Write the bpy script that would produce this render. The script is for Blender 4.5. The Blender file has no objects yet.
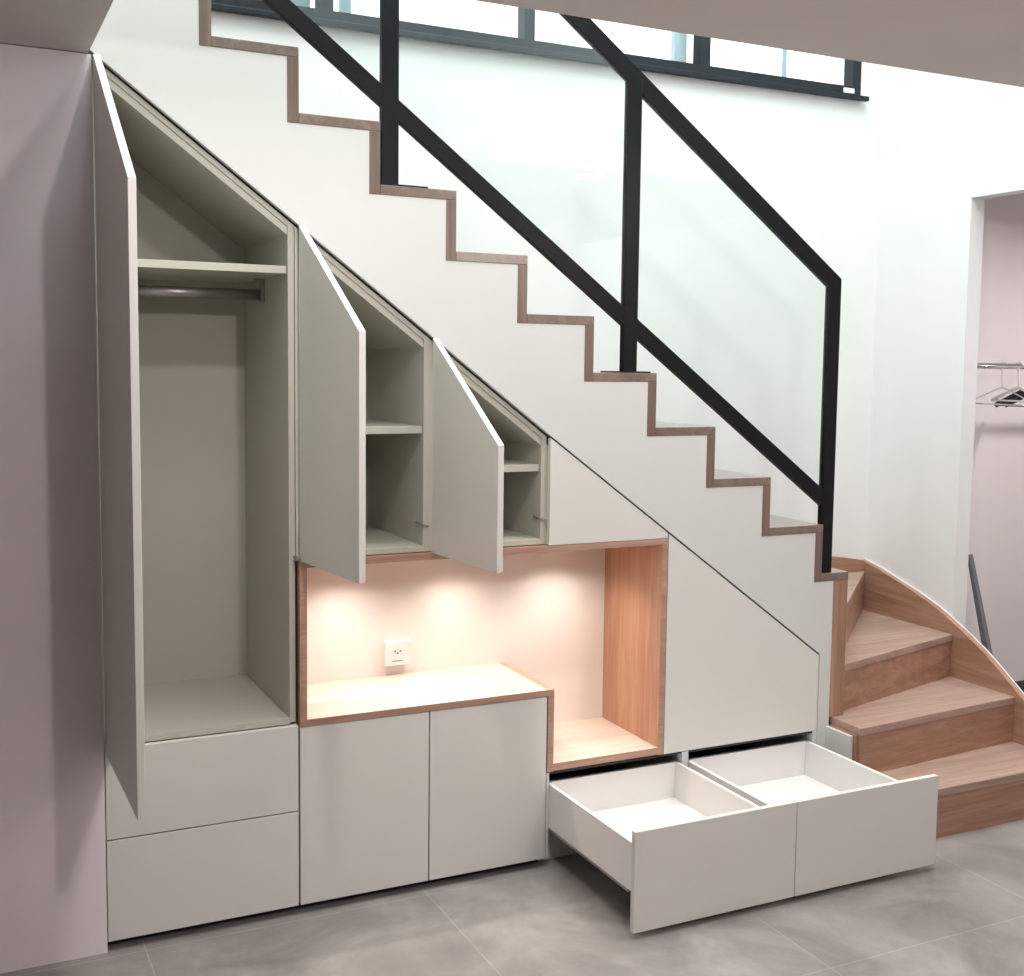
import bpy, bmesh, math, random
from mathutils import Vector, Matrix

# ------------------------------------------------------------------ camera
sc = bpy.context.scene
COL = sc.collection
cd = bpy.data.cameras.new('camera')
cam = bpy.data.objects.new('camera', cd)
COL.objects.link(cam)
sc.camera = cam
YAW, PITCH, ROLL = 0.4551, -0.0867, 0.0128
cy, sy, cp, sp = math.cos(YAW), math.sin(YAW), math.cos(PITCH), math.sin(PITCH)
fw = Vector((sy*cp, cy*cp, sp)); rt = Vector((cy, -sy, 0)); up = rt.cross(fw)
r2 = rt*math.cos(ROLL) + up*math.sin(ROLL)
u2 = -rt*math.sin(ROLL) + up*math.cos(ROLL)
M = Matrix((r2, u2, -fw)).transposed().to_4x4()
M.translation = Vector((-2.8455, -3.3453, 1.646))
cam.matrix_world = M
cd.sensor_fit = 'HORIZONTAL'; cd.sensor_width = 36.0
cd.lens = 1186.7*36/1024
cd.shift_x = -11.44/1024
cd.shift_y = -21.36/1024
cd.clip_start = 0.02

# ------------------------------------------------------------------ world and lights
sc.view_settings.view_transform = 'Standard'
sc.view_settings.look = 'None'
sc.view_settings.gamma = 1.0
sc.view_settings.use_curve_mapping = False
sc.view_settings.exposure = 0.0
w = bpy.data.worlds.new('daylight'); sc.world = w; w.use_nodes = True
bg = w.node_tree.nodes['Background']
bg.inputs[0].default_value = (0.93, 0.97, 1.0, 1); bg.inputs[1].default_value = 2.2

def lamp(name, kind, loc, power, color, size=0.1, sy_=None, rot=(0, 0, 0), spot=None, blend=0.5):
    l = bpy.data.lights.new(name, kind); l.energy = power; l.color = color
    if kind == 'AREA':
        l.shape = 'RECTANGLE' if sy_ else 'DISK'; l.size = size
        if sy_: l.size_y = sy_
    elif kind == 'SPOT':
        l.shadow_soft_size = size; l.spot_size = spot; l.spot_blend = blend
    else:
        l.shadow_soft_size = size
    o = bpy.data.objects.new(name, l); o.location = loc; o.rotation_euler = rot
    COL.objects.link(o); return o

PINK = (1.0, 0.925, 0.905)
COOL = (0.92, 1.0, 0.965)
# room downlights in the lower ceiling
for (lx, ly, e) in ((-1.95, -1.02, 11), (-0.4, -1.02, 9)):
    lamp('ceiling_spot_light', 'AREA', (lx, ly, 2.425), e, PINK, 0.11)
for (lx, ly, e) in ((-1.80, -3.0, 52), (0.1, -3.2, 29)):
    lamp('ceiling_bulb_light', 'POINT', (lx, ly, 2.33), e, PINK, 0.045)
# upper storey ceiling light over the stairwell
lamp('stairwell_light', 'AREA', (-0.7, -0.5, 5.1), 160, COOL, 3.0, 2.0)
lamp('upper_room_fill', 'AREA', (-2.0, -3.4, 5.1), 90, COOL, 2.0, 2.0)  # added unseen fill, brightens the upper walls for the glass to reflect
# closet lamp
lamp('closet_light', 'AREA', (2.0, -0.15, 2.35), 15, PINK, 0.12)

# ------------------------------------------------------------------ materials
def nt(name):
    m = bpy.data.materials.new(name); m.use_nodes = True
    t = m.node_tree; b = t.nodes['Principled BSDF']
    return m, t, b
def coords(t, scale=(1, 1, 1), loc=(0, 0, 0)):
    tc = t.nodes.new('ShaderNodeTexCoord'); mp = t.nodes.new('ShaderNodeMapping')
    mp.inputs['Scale'].default_value = scale; mp.inputs['Location'].default_value = loc
    t.links.new(tc.outputs['Object'], mp.inputs['Vector']); return mp
def noise(t, v, scale, detail=4, rough=.5, dist=0):
    n = t.nodes.new('ShaderNodeTexNoise'); n.inputs['Scale'].default_value = scale
    n.inputs['Detail'].default_value = detail; n.inputs['Roughness'].default_value = rough
    n.inputs['Distortion'].default_value = dist
    t.links.new(v.outputs[0], n.inputs['Vector']); return n
def ramp(t, f, stops):
    r = t.nodes.new('ShaderNodeValToRGB'); e = r.color_ramp.elements
    e[0].position, e[0].color = stops[0][0], (*stops[0][1], 1)
    e[1].position, e[1].color = stops[-1][0], (*stops[-1][1], 1)
    for p_, c_ in stops[1:-1]:
        x = e.new(p_); x.color = (*c_, 1)
    t.links.new(f, r.inputs[0]); return r
def bump(t, b, f, s, d=0.002):
    n = t.nodes.new('ShaderNodeBump'); n.inputs['Strength'].default_value = s; n.inputs['Distance'].default_value = d
    t.links.new(f, n.inputs['Height']); t.links.new(n.outputs[0], b.inputs['Normal'])
def paint(name, c, rough=.6, mott=.03, spec=.5, bstr=.05, scale=3):
    m, t, b = nt(name); v = coords(t)
    n = noise(t, v, scale, 5)
    a = tuple(max(0, x*(1-mott)) for x in c); d = tuple(min(1, x*(1+mott)) for x in c)
    r = ramp(t, n.outputs['Fac'], [(.3, a), (.7, d)])
    t.links.new(r.outputs[0], b.inputs['Base Color'])
    b.inputs['Roughness'].default_value = rough; b.inputs['Specular IOR Level'].default_value = spec
    n2 = noise(t, v, 180, 3); bump(t, b, n2.outputs['Fac'], bstr, .001)
    return m
def wood(name, axis, dark, mid, light, rough=.38, coat=.0):
    m, t, b = nt(name)
    s = [14, 14, 14]; s['xyz'.index(axis)] = .9
    v = coords(t, tuple(s))
    n = noise(t, v, 1.6, 6, .6, 1.2)
    r = ramp(t, n.outputs['Fac'], [(.28, dark), (.5, mid), (.74, light)])
    s2 = [140, 140, 140]; s2['xyz'.index(axis)] = 5
    v2 = coords(t, tuple(s2)); n2 = noise(t, v2, 1.0, 3, .6)
    mx = t.nodes.new('ShaderNodeMix'); mx.data_type = 'RGBA'; mx.blend_type = 'MULTIPLY'
    mx.inputs['Factor'].default_value = .35
    r2_ = ramp(t, n2.outputs['Fac'], [(.35, (.62, .58, .56)), (.6, (1, 1, 1))])
    t.links.new(r.outputs[0], mx.inputs['A']); t.links.new(r2_.outputs[0], mx.inputs['B'])
    # slow board-to-board variation (the staves of the glued panels)
    v3 = coords(t, tuple(.5 if a == axis else 9 for a in 'xyz'), (3.1, 1.7, .4))
    vo = t.nodes.new('ShaderNodeTexVoronoi'); vo.inputs['Scale'].default_value = 1.0
    t.links.new(v3.outputs[0], vo.inputs['Vector'])
    sep = t.nodes.new('ShaderNodeSeparateColor'); t.links.new(vo.outputs['Color'], sep.inputs[0])
    r3 = ramp(t, sep.outputs[0], [(0, (.86, .84, .83)), (1, (1, 1, 1))])
    mx2 = t.nodes.new('ShaderNodeMix'); mx2.data_type = 'RGBA'; mx2.blend_type = 'MULTIPLY'; mx2.inputs['Factor'].default_value = 1
    t.links.new(mx.outputs['Result'], mx2.inputs['A']); t.links.new(r3.outputs[0], mx2.inputs['B'])
    t.links.new(mx2.outputs['Result'], b.inputs['Base Color'])
    b.inputs['Roughness'].default_value = rough
    b.inputs['Coat Weight'].default_value = coat; b.inputs['Coat Roughness'].default_value = .3
    bump(t, b, n2.outputs['Fac'], .12, .001)
    return m
def plain(name, c, rough=.4, metal=0, spec=.5):
    m, t, b = nt(name); v = coords(t); n = noise(t, v, 25, 4)
    r = ramp(t, n.outputs['Fac'], [(.3, tuple(x*.92 for x in c)), (.7, tuple(min(1, x*1.06) for x in c))])
    t.links.new(r.outputs[0], b.inputs['Base Color'])
    b.inputs['Roughness'].default_value = rough; b.inputs['Metallic'].default_value = metal
    b.inputs['Specular IOR Level'].default_value = spec
    return m

WALL = paint('white_wall_paint', (.80, .81, .81), .75, .015, .3, .08)
CEIL = paint('ceiling_plaster', (.73, .68, .665), .9, .03, .2, .12)
BWALL = paint('darkened_unseen_wall', (.34, .31, .29), .8, .02, .25, .15)  # unseen walls toned dark to cut bounce light in the room
LWALL = paint('side_wall_paint', (.80, .745, .765), .8, .02, .25, .15)
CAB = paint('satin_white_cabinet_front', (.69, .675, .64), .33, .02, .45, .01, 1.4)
CARC = paint('shade_toned_melamine', (.49, .475, .41), .5, .015, .4, .02, 2)  # shade inside the cupboards put into the colour, darker than the fronts
FACE = paint('painted_stair_panel', (.645, .65, .63), .5, .015, .4, .02)
DBOX = paint('drawer_box_melamine', (.80, .78, .765), .45, .01, .4, .02)
DARK = plain('painted_recess_shade', (.03, .028, .026), .7)  # recess shade painted near-black, for plinths and drawer cabinet insides
BLACK = plain('black_powder_coated_steel', (.004, .0045, .006), .42, 0, .22)
FRAMEB = plain('anthracite_window_frame', (.006, .012, .018), .45, 0, .3)
SASH = plain('grey_blue_aluminium', (.30, .40, .45), .35, .3)
STEEL = plain('brushed_steel', (.42, .39, .38), .35, .9)
CHROME = plain('chrome', (.75, .75, .77), .12, 1)
PLAST = plain('white_plastic', (.82, .82, .80), .35)
HOLE = plain('socket_hole_black', (.02, .02, .02), .6)
BLKPL = plain('black_plastic', (.012, .012, .013), .45)
GREY = plain('slate_grey_board', (.16, .165, .18), .5)
SKIRT = plain('dark_skirting', (.06, .06, .065), .5)

OD, OM, OL = (.31, .165, .105), (.42, .235, .16), (.52, .32, .235)
WX = wood('oak_grain_along_x', 'x', OD, OM, OL)
WY = wood('oak_grain_along_y', 'y', OD, OM, OL)
WZ = wood('oak_grain_along_z', 'z', OD, OM, OL)
ED, EM, EL = (.145, .092, .072), (.195, .13, .104), (.26, .18, .148)  # same oak as the lower steps, its dimmer light put into the colour
EX = wood('shaded_oak_x', 'y', ED, EM, EL, .25, 1.0)
EZ = wood('shaded_oak_z', 'z', ED, EM, EL, .35)
ND, NM, NL = (.52, .275, .17), (.60, .335, .215), (.68, .41, .28)
NP = wood('lit_beech_grain_along_x', 'x', (.74, .62, .52), (.79, .68, .585), (.83, .74, .65), .45)  # spotlight overexposure painted in, paler than the upright boards
NE = wood('shaded_edge_wood', 'x', (.40, .23, .17), (.47, .285, .215), (.54, .34, .265), .45)  # unlit front edges painted as darker wood
NX = wood('beech_grain_along_x', 'x', ND, NM, NL, .4)
NZ = wood('beech_grain_along_z', 'z', ND, NM, NL, .4)
NB = paint('cream_back_panel', (.85, .81, .765), .5, .02, .4, .02, 2)

def glass_mat():
    m, t, b = nt('clear_float_glass'); t.nodes.remove(b)
    out = [n for n in t.nodes if n.type == 'OUTPUT_MATERIAL'][0]
    tr = t.nodes.new('ShaderNodeBsdfTransparent'); tr.inputs[0].default_value = (.965, .985, .98, 1)
    gl = t.nodes.new('ShaderNodeBsdfGlossy'); gl.inputs['Roughness'].default_value = .02
    gl.inputs[0].default_value = (.88, .97, 1, 1)
    fr = t.nodes.new('ShaderNodeFresnel'); fr.inputs[0].default_value = 1.95
    mx = t.nodes.new('ShaderNodeMixShader')
    ge = t.nodes.new('ShaderNodeNewGeometry'); iv = t.nodes.new('ShaderNodeMath'); iv.operation = 'SUBTRACT'; iv.inputs[0].default_value = 1
    mu = t.nodes.new('ShaderNodeMath'); mu.operation = 'MULTIPLY'
    t.links.new(ge.outputs['Backfacing'], iv.inputs[1]); t.links.new(iv.outputs[0], mu.inputs[0]); t.links.new(fr.outputs[0], mu.inputs[1])
    t.links.new(mu.outputs[0], mx.inputs[0]); t.links.new(tr.outputs[0], mx.inputs[1]); t.links.new(gl.outputs[0], mx.inputs[2])
    t.links.new(mx.outputs[0], out.inputs[0]); return m
GLASS = glass_mat()

def floor_mat():
    m, t, b = nt('large_concrete_look_tiles')
    v = coords(t, (1, 1, 1), (2.377, .03 + .88*8, 0))
    br = t.nodes.new('ShaderNodeTexBrick'); br.offset = 0; br.squash = 1
    br.inputs['Scale'].default_value = 1; br.inputs['Brick Width'].default_value = .842
    br.inputs['Row Height'].default_value = .88; br.inputs['Mortar Size'].default_value = .0022
    br.inputs['Mortar Smooth'].default_value = .2
    br.inputs['Color1'].default_value = (.27, .245, .232, 1); br.inputs['Color2'].default_value = (.305, .28, .267, 1)
    br.inputs['Mortar'].default_value = (.37, .355, .34, 1)
    t.links.new(v.outputs[0], br.inputs['Vector'])
    v2 = coords(t); n = noise(t, v2, 2.6, 8, .62, .6)
    r = ramp(t, n.outputs['Fac'], [(.32, (.66, .655, .655)), (.5, (.98, .98, .98)), (.68, (1.3, 1.31, 1.32))])
    mx = t.nodes.new('ShaderNodeMix'); mx.data_type = 'RGBA'; mx.blend_type = 'MULTIPLY'; mx.inputs['Factor'].default_value = 1
    t.links.new(br.outputs['Color'], mx.inputs['A']); t.links.new(r.outputs[0], mx.inputs['B'])
    n2 = noise(t, v2, 14, 6, .7)
    r2_ = ramp(t, n2.outputs['Fac'], [(.3, (.93, .93, .93)), (.7, (1.06, 1.06, 1.06))])
    mx2 = t.nodes.new('ShaderNodeMix'); mx2.data_type = 'RGBA'; mx2.blend_type = 'MULTIPLY'; mx2.inputs['Factor'].default_value = 1
    t.links.new(mx.outputs['Result'], mx2.inputs['A']); t.links.new(r2_.outputs[0], mx2.inputs['B'])
    t.links.new(mx2.outputs['Result'], b.inputs['Base Color'])
    b.inputs['Roughness'].default_value = .42
    bump(t, b, n2.outputs['Fac'], .05, .002)
    return m
FLOOR = floor_mat()

# ------------------------------------------------------------------ mesh helpers
def link(name, bm, mat, parent=None, bev=0, smooth=False):
    bmesh.ops.recalc_face_normals(bm, faces=bm.faces[:])
    me = bpy.data.meshes.new(name); bm.to_mesh(me); bm.free()
    if smooth:
        for p_ in me.polygons: p_.use_smooth = True
    me.materials.append(mat)
    o = bpy.data.objects.new(name, me); COL.objects.link(o)
    if parent:
        o.parent = parent
        chain = Matrix.Identity(4); q = parent
        while q:
            chain = q.matrix_basis @ chain; q = q.parent
        o.matrix_basis = chain.inverted() if WORLD else Matrix.Identity(4)
        if WORLD:
            o.data.transform(chain.inverted()); o.matrix_basis = Matrix.Identity(4)
    if bev:
        md = o.modifiers.new('soft_edge', 'BEVEL'); md.width = bev; md.segments = 2
        md.limit_method = 'ANGLE'; md.angle_limit = math.radians(40)
    return o
WORLD = True     # part coordinates are given in world space and moved under their thing
def box(bm, x0, x1, y0, y1, z0, z1):
    v = [bm.verts.new((x, y, z)) for x in (x0, x1) for y in (y0, y1) for z in (z0, z1)]
    for f in ((0, 1, 3, 2), (4, 6, 7, 5), (0, 4, 5, 1), (2, 3, 7, 6), (0, 2, 6, 4), (1, 5, 7, 3)):
        bm.faces.new([v[i] for i in f])
    return bm
def B(*a):
    bm = bmesh.new()
    for q in (a if isinstance(a[0], (tuple, list)) else (a,)): box(bm, *q)
    return bm
def prism(pts, a0, a1, axis='y', bm=None):
    bm = bm or bmesh.new()
    def P(p_, a):
        return {'y': (p_[0], a, p_[1]), 'z': (p_[0], p_[1], a), 'x': (a, p_[0], p_[1])}[axis]
    lo = [bm.verts.new(P(p_, a0)) for p_ in pts]; hi = [bm.verts.new(P(p_, a1)) for p_ in pts]
    n = len(pts)
    bm.faces.new(lo); bm.faces.new(hi[::-1])
    for i in range(n):
        bm.faces.new((lo[i], lo[(i+1) % n], hi[(i+1) % n], hi[i]))
    return bm
def tube(pts, r, seg=10, bm=None, flat=1.0):
    bm = bm or bmesh.new(); rings = []
    pts = [Vector(p_) for p_ in pts]
    for i, p_ in enumerate(pts):
        d = (pts[min(i+1, len(pts)-1)] - pts[max(i-1, 0)]).normalized()
        a = Vector((0, 0, 1)) if abs(d.z) < .9 else Vector((1, 0, 0))
        s = d.cross(a).normalized(); u_ = s.cross(d).normalized()
        rings.append([bm.verts.new(p_ + s*math.cos(2*math.pi*k/seg)*r*flat + u_*math.sin(2*math.pi*k/seg)*r) for k in range(seg)])
    for a, b_ in zip(rings, rings[1:]):
        for k in range(seg):
            bm.faces.new((a[k], a[(k+1) % seg], b_[(k+1) % seg], b_[k]))
    bm.faces.new(rings[0][::-1]); bm.faces.new(rings[-1]); return bm
def ring(c, r0, r1, axis, h, seg=32, bm=None):
    """flat washer standing h along the axis"""
    bm = bm or bmesh.new(); V = {}
    for ri, r in enumerate((r0, r1)):
        for hi_, hh in enumerate((0, h)):
            for k in range(seg):
                a = 2*math.pi*k/seg; x, y = r*math.cos(a), r*math.sin(a)
                off = {'z': (x, y, hh), 'y': (x, hh, y)}[axis]
                V[ri, hi_, k] = bm.verts.new((c[0]+off[0], c[1]+off[1], c[2]+off[2]))
    for k in range(seg):
        n = (k+1) % seg
        bm.faces.new((V[0, 0, k], V[0, 0, n], V[1, 0, n], V[1, 0, k]))
        bm.faces.new((V[0, 1, k], V[1, 1, k], V[1, 1, n], V[0, 1, n]))
        bm.faces.new((V[0, 0, k], V[0, 1, k], V[0, 1, n], V[0, 0, n]))
        bm.faces.new((V[1, 0, k], V[1, 0, n], V[1, 1, n], V[1, 1, k]))
    return bm
def disc(c, r, h, axis='y', seg=24):
    pts = [(r*math.cos(2*math.pi*k/seg) + c[0], r*math.sin(2*math.pi*k/seg) + (c[2] if axis == 'y' else c[1])) for k in range(seg)]
    a = c[1] if axis == 'y' else c[2]
    return prism(pts, a, a + h, axis)
def thing(name, label, cat, loc, group=None):
    o = bpy.data.objects.new(name, None); COL.objects.link(o); o.location = loc
    o.empty_display_size = .1
    o['label'] = label; o['category'] = cat
    if group: o['group'] = group
    return o
def struct(name, bm, mat):
    o = link(name, bm, mat); o['kind'] = 'structure'; return o

H, G = .18, .2407                  # stair rise and going
CZ = 2.433                         # underside of the lower ceiling
def slope(x): return 1.421 - (.7515 if x < -1.118 else .728)*(x + 1.118)
TK, RK = .029, .033                # tread and riser thickness
YW = .82                           # far wall
XR = .955                          # right wall

# ------------------------------------------------------------------ room shell
struct('floor', B(-4.7, 3.2, -6.1, 1.2, -.1, 0), FLOOR)
struct('wall_left_front', B(-4.6, -2.4755, 0, .14, 0, CZ), LWALL)
struct('wall_left', B(-4.7, -4.6, -6, .9, 0, 5.2), BWALL)
struct('wall_behind_camera', B(-4.7, 1.05, -6.1, -6, 0, 2.6), BWALL)
struct('wall_upper', B((-4.7, 1.05, -6.1, -6, 2.6, 5.2), (-4.599, -4.59, -6, .8, 2.7, 5.2)), WALL)  # unseen upper walls kept white to feed the glass reflection
WX0, WX1, WZ0, WZ1 = -2.45, .815, 2.829, 3.95
bm = B((-4.6, XR, YW, YW+.2, 0, WZ0), (-4.6, XR, YW, YW+.2, WZ1, 5.2), (-4.6, WX0, YW, YW+.2, WZ0, WZ1), (WX1, XR, YW, YW+.2, WZ0, WZ1))
struct('wall_back', bm, WALL)
struct('wall_right', B((XR, XR+.075, .285, YW+.2, 0, 5.2), (XR, XR+.075, -1.1, .285, 2.345, 5.2), (XR, XR+.075, -6, -1.1, 0, 5.2)), WALL)
CWALL = paint('closet_wall_paint', (.80, .765, .77), .8, .02, .25, .15)
struct('wall_closet', B((XR+.075, 3.1, YW, YW+.2, 0, 2.5), (3.1, 3.2, -1.2, YW+.2, 0, 2.5), (XR+.075, 3.1, -1.2, -1.1, 0, 2.5)), CWALL)
struct('ceiling_closet', B(XR+.075, 3.2, -1.2, YW+.2, 2.5, 2.6), CEIL)
struct('baseboard_closet', B(XR+.076, 3.1, YW-.014, YW, 0, .085), SKIRT)
struct('ceiling', B((-4.6, XR, -6, -.9, CZ, 2.7), (-4.6, -2.483, -.9, YW, CZ+.002, 2.7)), CEIL)
struct('ceiling_upper', B(-4.7, 1.05, -6.1, YW+.2, 5.2, 5.3), WALL)

# window high in the back wall
wf = bmesh.new()
fy0, fy1 = YW-.010, YW+.05
B_, T_ = WZ0+.042, WZ1-.045
box(wf, WX0, WX1, fy0, fy1, WZ0, B_); box(wf, WX0, WX1, fy0, fy1, T_, WZ1)
for a, b_ in ((WX0, WX0+.045), (-1.627, -1.577), (-.831, -.787), (-.028, .017), (WX1-.045, WX1)):
    box(wf, a, b_, fy0, fy1, B_, T_)
win = struct('window_1', wf, FRAMEB)
link('window_sill', B(WX0-.02, WX1+.03, YW-.034, YW-.0105, WZ0-.016, WZ0+.004), FRAMEB, win, .002)
link('sash', B(-.112, -.052, YW+.06, YW+.09, WZ0+.03, WZ1-.03), SASH, win, .002)
link('sash', B(-1.53, -1.49, YW+.06, YW+.09, WZ0+.03, WZ1-.03), SASH, win, .002)
link('glazing_bar', B(.412, .422, YW+.01, YW+.03, B_, T_), SASH, win)
o = link('blind', B(-2.40, -1.63, YW+.1, YW+.11, WZ0+.03, WZ1-.03), SASH, win); o['label'] = 'grey blue panel behind the first window light'
link('window_pane', B(WX0+.02, WX1-.02, YW+.038, YW+.044, WZ0+.02, WZ1-.02), GLASS, win)
o = link('window_latch', B(.715, .772, YW-.020, YW-.0105, WZ0+.010, WZ0+.032), PLAST, win, .002); o['label'] = 'small white latch on the dark frame'

# ------------------------------------------------------------------ staircase
st = thing('staircase', 'white panelled winder staircase with brown oak treads and curved stringer', 'staircase', (0, 0, 0))
xn = lambda j: -(j-6)*G
# side panel: follows the steps above, the cupboard line below
top = [(.058, 0), (.058, 5*H-TK), (-RK, 5*H-TK)]
for j in range(6, 16):
    top += [(xn(j)-RK, j*H-TK)] if j > 6 else [(-RK, 6*H-TK)]
    top += [(xn(j+1)-RK, j*H-TK)] if j < 15 else [(-2.483, 15*H-TK)]
top += [(-2.483, slope(-2.483)+.001), (-1.118, slope(-1.118)+.001), (.006, slope(.006)+.001), (.006, 0)]
link('side_panel', prism(top, 0, .02), FACE, st)
for j in range(6, 15):
    link('tread', B(xn(j)-G, xn(j), -.002, YW, j*H-TK, j*H), EX, st, .002)
link('tread', B(-2.476, xn(15), -.002, YW, 15*H-TK, 15*H), EX, st, .002)
link('tread', B(0, .125, -.002, YW-.032, 5*H-TK, 5*H), EX, st, .002)
for j in range(6, 16):
    link('riser', B(xn(j)-RK, xn(j), -.002, YW, (j-1)*H-TK, j*H-TK), EZ, st, .0015)
T2 = .028
XS = XR-.03
WT = wood('oak_tread', 'x', (.35, .225, .175), (.44, .30, .243), (.53, .385, .32), .4)
def winder(pts, j): link('tread', prism(pts, j*H-T2, j*H, 'z'), WT, st, .002)
winder([(.075, -.36), (XS, -.36), (XS, -.06), (.075, -.13)], 1)
winder([(.072, -.155), (XS, -.082), (XS, .30), (.072, .066)], 2)
winder([(.126, .030), (XS, .252), (XS, YW-.03), (.80, YW-.03), (.10, .066)], 3)
winder([(.126, .040), (XS-.001, YW-.03), (.105, YW-.03), (.105, .040)], 4)
def riser(a, b_, z0, z1, mat=WX, inset=.004, t_=.018):
    a, b_ = Vector(a), Vector(b_); d = (b_-a).normalized(); n = Vector((-d.y, d.x))
    pts = [a+n*inset, b_+n*inset, b_+n*(inset+t_), a+n*(inset+t_)]
    link('riser', prism([tuple(p_) for p_ in pts], z0, z1, 'z'), mat, st)
riser((.075, -.36), (XS, -.36), 0, H-T2)
riser((.076, -.155), (XS, -.082), H, 2*H-T2)
riser((.124, .030), (XS, .252), 2*H, 3*H-T2)
riser((.126, .040), (XS-.001, YW-.032), 3*H, 4*H-T2)
riser((.122, .066), (.122, YW-.03), 4*H, 5*H-TK)
link('newel_post', B(.059, .125, -.001, .066, 2*H, 5*H-TK), WZ, st, .0015)
# end board of the lowest steps (oak) and its white facing
link('end_board', B((.062, .076, -.345, 0, 0, H-T2), (.062, .076, -.14, 0, H-T2, 2*H-T2)), WZ, st)
o = link('end_panel', B(.046, .0615, -.128, 0, 0, 2*H-T2-.004), FACE, st, .001); o['label'] = 'small white panel closing the foot of the stair'
prof = [(YW, 0), (YW, .768), (.70, .742), (.60, .712), (.48, .678), (.36, .636), (.28, .601), (.18, .552), (.08, .496), (-.01, .436), (-.10, .372), (-.2, .298), (-.30, .222), (-.375, .16), (-.375, 0)]
link('stringer', prism(prof, XS, XR, 'x'), WY, st, .002)
link('stringer', prism([(.20, .36), (XS, .36), (XS, .768), (.80, .790), (.70, .802), (.60, .806), (.20, .80)], YW-.03, YW), WX, st, .002)
link('stringer_cap', prism([(p_[0], p_[1]) for p_ in prof[1:-1]] + [(p_[0], p_[1]+.003) for p_ in reversed(prof[1:-1])], XR-.006, XR-.0005, 'x'), WALL, st)['label'] = 'thin white sealant strip along the stringer top'

# ------------------------------------------------------------------ balustrade
bl = thing('balustrade', 'black steel stair balustrade with sloping rails and clear glass infill', 'railing', (0.03, .03, .9))
by0, by1 = .010, .036
TR = lambda x: 1.962 - .733*(x-.055)          # top rail upper edge
LR = lambda x: 1.199 - .739*(x-.015)          # lower rail upper edge
RV = .062
def post(x0, x1, z0, z1f):
    return link('post', prism([(x0, z0), (x1, z0), (x1, z1f(x1)), (x0, z1f(x0))], by0, by1), BLACK, bl, .0015)
post(.003, .055, 5*H, TR)
p2 = post(-.845, -.793, 9*H, lambda x: TR(x)-.02)
p1 = post(-1.676, -1.624, 12*H, lambda x: TR(x)-.02)
post(-2.50, -2.448, 15*H, TR)
link('foot_plate', B(-.885, -.745, -.0, .09, 9*H, 9*H+.005), BLACK, p2, .001)
link('foot_plate', B(-1.665, -1.535, -.0, .09, 12*H, 12*H+.005), BLACK, p1, .001)
link('top_rail', prism([(.003, TR(.003)), (.003, TR(.003)-.068), (-2.448, TR(-2.448)-.068), (-2.448, TR(-2.448))], by0+.0005, by1-.0005), BLACK, bl, .0015)
link('lower_rail', prism([(.003, LR(.003)), (.003, LR(.003)-RV), (-2.448, LR(-2.448)-RV), (-2.448, LR(-2.448))], by0+.0005, by1-.0005), BLACK, bl, .0015)
for a, b_ in ((-.793, .003), (-1.624, -.845), (-2.448, -1.676)):
    link('glass_pane', prism([(a, LR(a)), (b_, LR(b_)), (b_, TR(b_)-.066), (a, TR(a)-.066)], .019, .025), GLASS, bl)

# ------------------------------------------------------------------ cabinets
PT = .018
def door_part(parent, pts, hinge_x, angle, label=None, hz=None):
    """pts: closed door outline in x,z; the door swings about its front left edge"""
    bm = prism(pts, 0, .019)
    if angle:
        R = Matrix.Translation((hinge_x, 0, 0)) @ Matrix.Rotation(-math.radians(angle), 4, 'Z') @ Matrix.Translation((-hinge_x, 0, 0))
        bm.transform(R)
    d = link('door', bm, CAB, parent, .0012)
    if label: d['label'] = label
    return d
def hinge(parent, x, z, y=.02):
    bm = tube([(x-.012, y+.045, z+.004), (x-.012, y+.012, z), (x+.006, y-.016, z-.002)], .0035, 8)
    return link('hinge', bm, STEEL, parent)
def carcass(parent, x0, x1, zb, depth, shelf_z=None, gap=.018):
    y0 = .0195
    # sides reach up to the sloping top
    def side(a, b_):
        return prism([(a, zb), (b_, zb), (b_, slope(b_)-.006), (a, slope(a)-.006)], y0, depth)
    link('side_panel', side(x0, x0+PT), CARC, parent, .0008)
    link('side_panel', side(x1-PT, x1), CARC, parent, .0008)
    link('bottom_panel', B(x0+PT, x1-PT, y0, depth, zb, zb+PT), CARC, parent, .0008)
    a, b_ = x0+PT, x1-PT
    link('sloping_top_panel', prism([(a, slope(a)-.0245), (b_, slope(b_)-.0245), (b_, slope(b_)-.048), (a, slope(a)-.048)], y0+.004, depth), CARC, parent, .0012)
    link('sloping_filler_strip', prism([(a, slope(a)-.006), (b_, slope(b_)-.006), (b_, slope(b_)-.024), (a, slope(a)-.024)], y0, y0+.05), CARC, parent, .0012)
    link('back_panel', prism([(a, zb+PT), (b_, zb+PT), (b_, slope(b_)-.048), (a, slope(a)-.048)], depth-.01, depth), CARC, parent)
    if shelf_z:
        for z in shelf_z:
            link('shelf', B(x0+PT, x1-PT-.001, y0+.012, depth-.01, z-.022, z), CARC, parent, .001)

C0, C1, C2, C3, C4 = -2.475, -1.93, -1.52, -1.118, -.664
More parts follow.
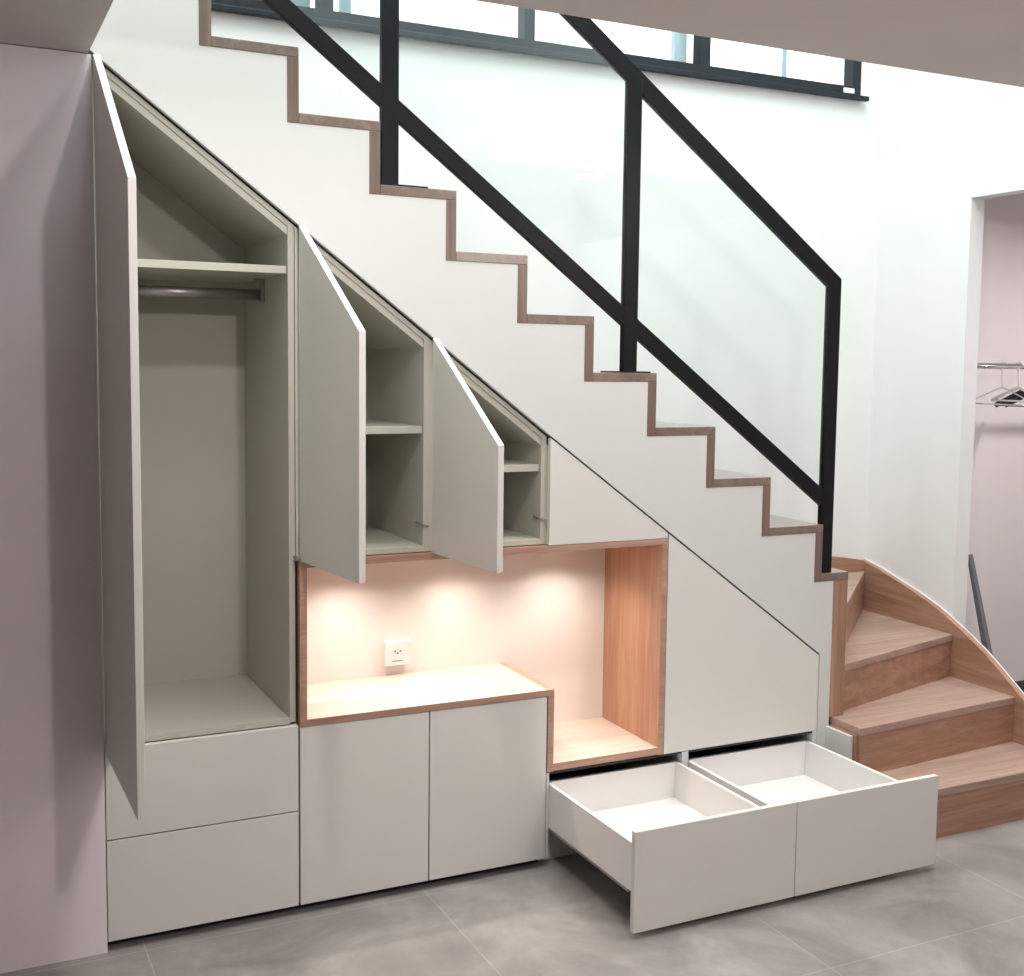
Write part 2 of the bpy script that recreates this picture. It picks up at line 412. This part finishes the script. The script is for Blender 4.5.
# tall wardrobe
wd = thing('wardrobe_cabinet', 'tall open wardrobe with sloping top, hanging rail and two drawers below', 'cabinet', (C0, 0, 0))
carcass(wd, C0, C1-.006, .579, .575, [1.915])
rod = link('hanging_rod', tube([(C0+PT, .30, 1.845), (C1-.026, .30, 1.845)], .016, 14, flat=.5), STEEL, wd, smooth=True)
link('rod_bracket', B((C1-.036, C1-.0245, .288, .312, 1.822, 1.892), (C1-.056, C1-.0245, .292, .308, 1.886, 1.893)), STEEL, rod, .001)
door_part(wd, [(C0+.003, .568), (C1-.010, .568), (C1-.010, slope(C1-.010)+.012), (C0+.003, slope(C0+.003)-.003)], C0+.003, 89, 'tall narrow door with slanted top, swung wide open')
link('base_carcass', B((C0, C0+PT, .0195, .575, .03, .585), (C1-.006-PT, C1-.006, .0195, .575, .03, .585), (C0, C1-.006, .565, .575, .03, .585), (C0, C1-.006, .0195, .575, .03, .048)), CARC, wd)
link('drawer', B(C0+.002, C1-.004, 0, .019, .321, .577), CAB, wd, .0012)
link('drawer', B(C0+.002, C1-.004, 0, .019, .03, .317), CAB, wd, .0012)
link('plinth', B(C0, C1-.006, .05, .066, 0, .0298), DARK, wd)

# two open wall cupboards and one closed triangular one
c2 = thing('wall_cupboard', 'open slant-topped cupboard next to the wardrobe, one shelf inside', 'cupboard', (C1, 0, 1.066), 'slant-topped cupboards above the lit niche')
carcass(c2, C1-.004, C2, 1.068, .56, [1.452])
door_part(c2, [(C1+.003, 1.066), (C2-.003, 1.066), (C2-.003, slope(C2-.003)-.002), (C1+.003, slope(C1+.003)-.002)], C1+.003, 83.3)
hinge(c2, C2-.012, 1.150, .02)
link('hinge', B(C1-.012, C1+.003, -.012, .018, 1.069, 1.081), STEEL, c2, .002)
c3 = thing('wall_cupboard', 'smaller open slant-topped cupboard, its door hanging over the middle of the niche', 'cupboard', (C2, 0, 1.066), 'slant-topped cupboards above the lit niche')
carcass(c3, C2, C3, 1.068, .50, [1.325])
door_part(c3, [(C2+.003, 1.066), (C3-.003, 1.066), (C3-.003, slope(C3-.003)-.002), (C2+.003, slope(C2+.003)-.002)], C2+.003, 84.5)
hinge(c3, C3-.010, 1.150, .014)
c4 = thing('wall_cupboard', 'closed triangular cupboard door above the right end of the niche', 'cupboard', (C3, 0, 1.066), 'slant-topped cupboards above the lit niche')
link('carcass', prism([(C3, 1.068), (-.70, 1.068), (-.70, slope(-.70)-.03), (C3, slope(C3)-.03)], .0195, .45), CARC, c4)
door_part(c4, [(C3+.005, 1.066), (C4, 1.066), (C4, slope(C4)-.007), (C3+.005, slope(C3+.005)-.007)], 0, 0)

# big closed panel to the right of the niche
cr = thing('stair_cupboard', 'closed white cupboard with large slant-topped door right of niche', 'cupboard', (-.66, 0, .32))
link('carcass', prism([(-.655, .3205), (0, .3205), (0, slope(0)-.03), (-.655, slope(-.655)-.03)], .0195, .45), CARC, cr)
door_part(cr, [(-.659, .318), (.003, .318), (.003, slope(.003)-.007), (-.659, slope(-.659)-.007)], 0, 0)

# base cupboard with two doors under the counter
cb = thing('base_cabinet', 'closed white base cupboard with two doors under the wooden counter', 'cabinet', (C1, 0, 0))
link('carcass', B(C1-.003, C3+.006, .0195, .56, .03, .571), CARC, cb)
link('plinth', B(C1-.003, C3+.006, .05, .066, 0, .0298), DARK, cb)
door_part(cb, [(C1+.002, .03), (C2-.002, .03), (C2-.002, .5705), (C1+.002, .5705)], 0, 0)
door_part(cb, [(C2+.002, .03), (C3+.006, .03), (C3+.006, .5705), (C2+.002, .5705)], 0, 0)

# drawer cabinets, drawers pulled right out
XD0, XDM, XD1 = -1.110, -.576, .004
def drawer_cabinet(x0, x1, bx0, bx1, fx0, fx1, label):
    t_ = thing('drawer_cabinet', label, 'drawer cabinet', (x0, 0, 0), 'low drawer cabinets at the foot of the stair')
    l_ = .009 if x0 == XD0 else PT
    r_ = .008 if x0 == XD0 else .018
    link('side_panel', B((x0, x0+l_, 0, .62, .03, .316)), FACE, t_)
    link('side_panel', B((x1-r_, x1, 0, .62, .03, .316)), FACE, t_)
    link('back_panel', B((x0+l_, x1-r_, .61, .62, .03, .316)), DARK, t_)  # darkness behind the open drawer painted on back and top
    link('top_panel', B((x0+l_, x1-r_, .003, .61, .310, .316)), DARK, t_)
    link('plinth', B((x0+.001, x1-.001, .05, .066, .0, .0298), (x0+l_, x1-r_, .05, .066, .0298, .105)), FACE, t_)
    link('bottom_panel', B((x0+l_, x1-r_, .05, .61, .105, .12)), FACE, t_)
    d = link('drawer', B((bx0, bx0+.013, -.531, .03, .132, .277), (bx1-.013, bx1, -.531, .03, .132, .277),
                         (bx0+.013, bx1-.013, .017, .03, .132, .277), (bx0+.013, bx1-.013, -.531, .017, .142, .152)), DBOX, t_, .0008)
    link('drawer_front', B(fx0, fx1, -.55, -.531, .020, .320), CAB, d, .0012)
    link('drawer_runner', B(bx0+.002, bx0+.012, -.50, .30, .122, .132), STEEL, d)
    link('drawer_runner', B(bx1-.012, bx1-.002, -.50, .30, .122, .132), STEEL, d)
    return t_
drawer_cabinet(XD0, XDM, -1.100, -.587, -1.108, -.5315, 'low white cabinet with deep drawer pulled out, nearer the base cupboard')
drawer_cabinet(XDM, XD1, -.553, -.018, -.5285, .050, 'low white cabinet with deep drawer pulled out, next to the oak steps')

# ------------------------------------------------------------------ lit wooden niche
NC = thing('niche_lining', 'lit open niche lined in orange-toned wood with stepped counter', 'niche', (-1.93, 0, .337))
ND_ = .386
def npart(n, q, m):
    x0, x1, y0, y1, z0, z1 = q
    p_ = link(n, B(x0, x1, .001, y1, z0, z1), m, NC, .0005)
    e_ = link('shaded_edge', B(x0, x1, -.0015, .001, z0, z1), NE, p_)  # thin strip added to carry the painted shade of the front edge
    return p_
npart('side_board', (-1.928, -1.907, -.001, ND_, .5725, 1.065), NZ)
npart('top_board', (-1.907, -.684, -.001, ND_, 1.045, 1.065), NX)
npart('side_board', (-.684, -.6625, -.001, ND_, .319, 1.065), NZ)
npart('bottom_board', (-1.087, -.684, -.001, ND_, .337-.016, .345), NP)
npart('side_board', (-1.1085, -1.087, -.001, ND_, .319, .593), NZ)
npart('counter_board', (-1.907, -1.1085, -.001, ND_, .5725, .593), NP)
o = link('back_board', prism([(-1.907, .593), (-1.1, .593), (-1.1, .345), (-.684, .345), (-.684, 1.045), (-1.907, 1.045)], ND_-.004, ND_+.006), NB, NC); o['label'] = 'pale cream back board washed by the spotlights'
WARM = (1.0, .87, .78)
for i, x in enumerate((-1.70, -1.31, -.91)):
    s = link('spotlight', ring((x, .20, 1.0395), .020, .032, 'z', .0055), STEEL, NC)
    em, t_, b_ = nt('warm_led_lens') if i == 0 else (bpy.data.materials['warm_led_lens'], None, None)
    if i == 0:
        b_.inputs['Emission Color'].default_value = (1, .85, .68, 1); b_.inputs['Emission Strength'].default_value = 6
    link('lens', disc((x, .20, 1.041), .0198, .003, 'z'), em, s)
    l = lamp('niche_spot_light', 'SPOT', (x, .20, 1.036), 11.5, WARM, .018, spot=math.radians(122), blend=1.0)

# wall socket on the niche back
so = thing('power_outlet', 'white surface-mounted wall socket on the back of the lit niche', 'socket', (-1.497, ND_-.004, .63))
so_y = ND_-.0042
pl_ = link('faceplate', B(-1.541, -1.453, so_y-.028, so_y, .628, .713), PLAST, so, .004)
link('socket_insert', prism([(-1.497+.022*math.cos(math.radians(60*k)), .676+.016*math.sin(math.radians(60*k))) for k in range(6)], so_y-.0295, so_y-.027), PLAST, so)
for dx, dz in ((-.0095, .003), (.0095, .003), (0, -.004)):
    link('pin_hole', disc((-1.497+dx, so_y-.0302, .676+dz), .003, .002, 'y', 12), HOLE, so)
link('label_slot', B(-1.515, -1.479, so_y-.0288, so_y-.0272, .6445, .6465), HOLE, so)

# ------------------------------------------------------------------ closet contents
RY, RZ = .52, 1.661
cr_ = link('closet_rail', tube([(XR+.076, RY, RZ), (3.099, RY, RZ)], .0125, 14), CHROME, smooth=True)
cr_['label'] = 'horizontal chrome clothes rail seen through the wall opening'; cr_['category'] = 'rail'
def hanger(name, label, x, mat, r, width, drop, tilt=0, flat=1.0, group='hangers on the closet rail'):
    t_ = thing(name, label, 'hanger', (x, RY, RZ), group)
    ap = RZ - .012 - .085
    hk = [(0, -.006, RZ-.012+.0)]
    hk = [(0, .019*math.cos(a), RZ + .0 + .019*math.sin(a)) for a in [math.radians(q) for q in range(-60, 181, 24)]]
    hk = [(0, 0, ap)] + [(0, .004, RZ-.045), (0, .006, RZ-.022)] + hk[0:]
    link('hook', tube([(x+p_[0], RY+p_[1], p_[2]) for p_ in hk], .0017 if r != .008 else .004, 8), CHROME if r != .008 else PLAST, t_, smooth=True)
    body = [(0, -width, ap-drop), (0, -width*.5, ap-drop*.5+.004), (0, -.012, ap), (0, .012, ap), (0, width*.5, ap-drop*.5+.004), (0, width, ap-drop)]
    link('shoulder_bar', tube([(x+math.sin(tilt)*p_[1], RY+math.cos(tilt)*p_[1], p_[2]) for p_ in body], r, 10, flat=flat), mat, t_, smooth=True)
    link('trouser_bar', tube([(x+math.sin(tilt)*s*width, RY+math.cos(tilt)*s*width, ap-drop) for s in (-1, 1)], .0035 if r < .006 else .004, 8), mat, t_, smooth=True)
    return t_
hanger('wire_hanger', 'thin pale wire hanger, first on the rail by the opening edge', 1.44, CHROME, .003, .20, .075)
hanger('plastic_hanger', 'white rounded plastic hanger, second on the closet rail', 1.545, PLAST, .008, .17, .06, .12)
hanger('black_hanger', 'black hanger hanging just behind the white one', 1.635, BLKPL, .013, .20, .085, -.05, .7)
hanger('black_hanger', 'black hanger deepest in the opening at the picture edge', 1.70, BLKPL, .013, .20, .085, -.05, .7)
lb = link('leaning_board', prism([(.262, 0), (.312, 0), (.54, .80), (.527, .815)], 1.29, 1.315, 'x'), GREY, bev=.002)
lb['label'] = 'narrow dark grey board leaning inside the closet opening behind stringer'; lb['category'] = 'board'
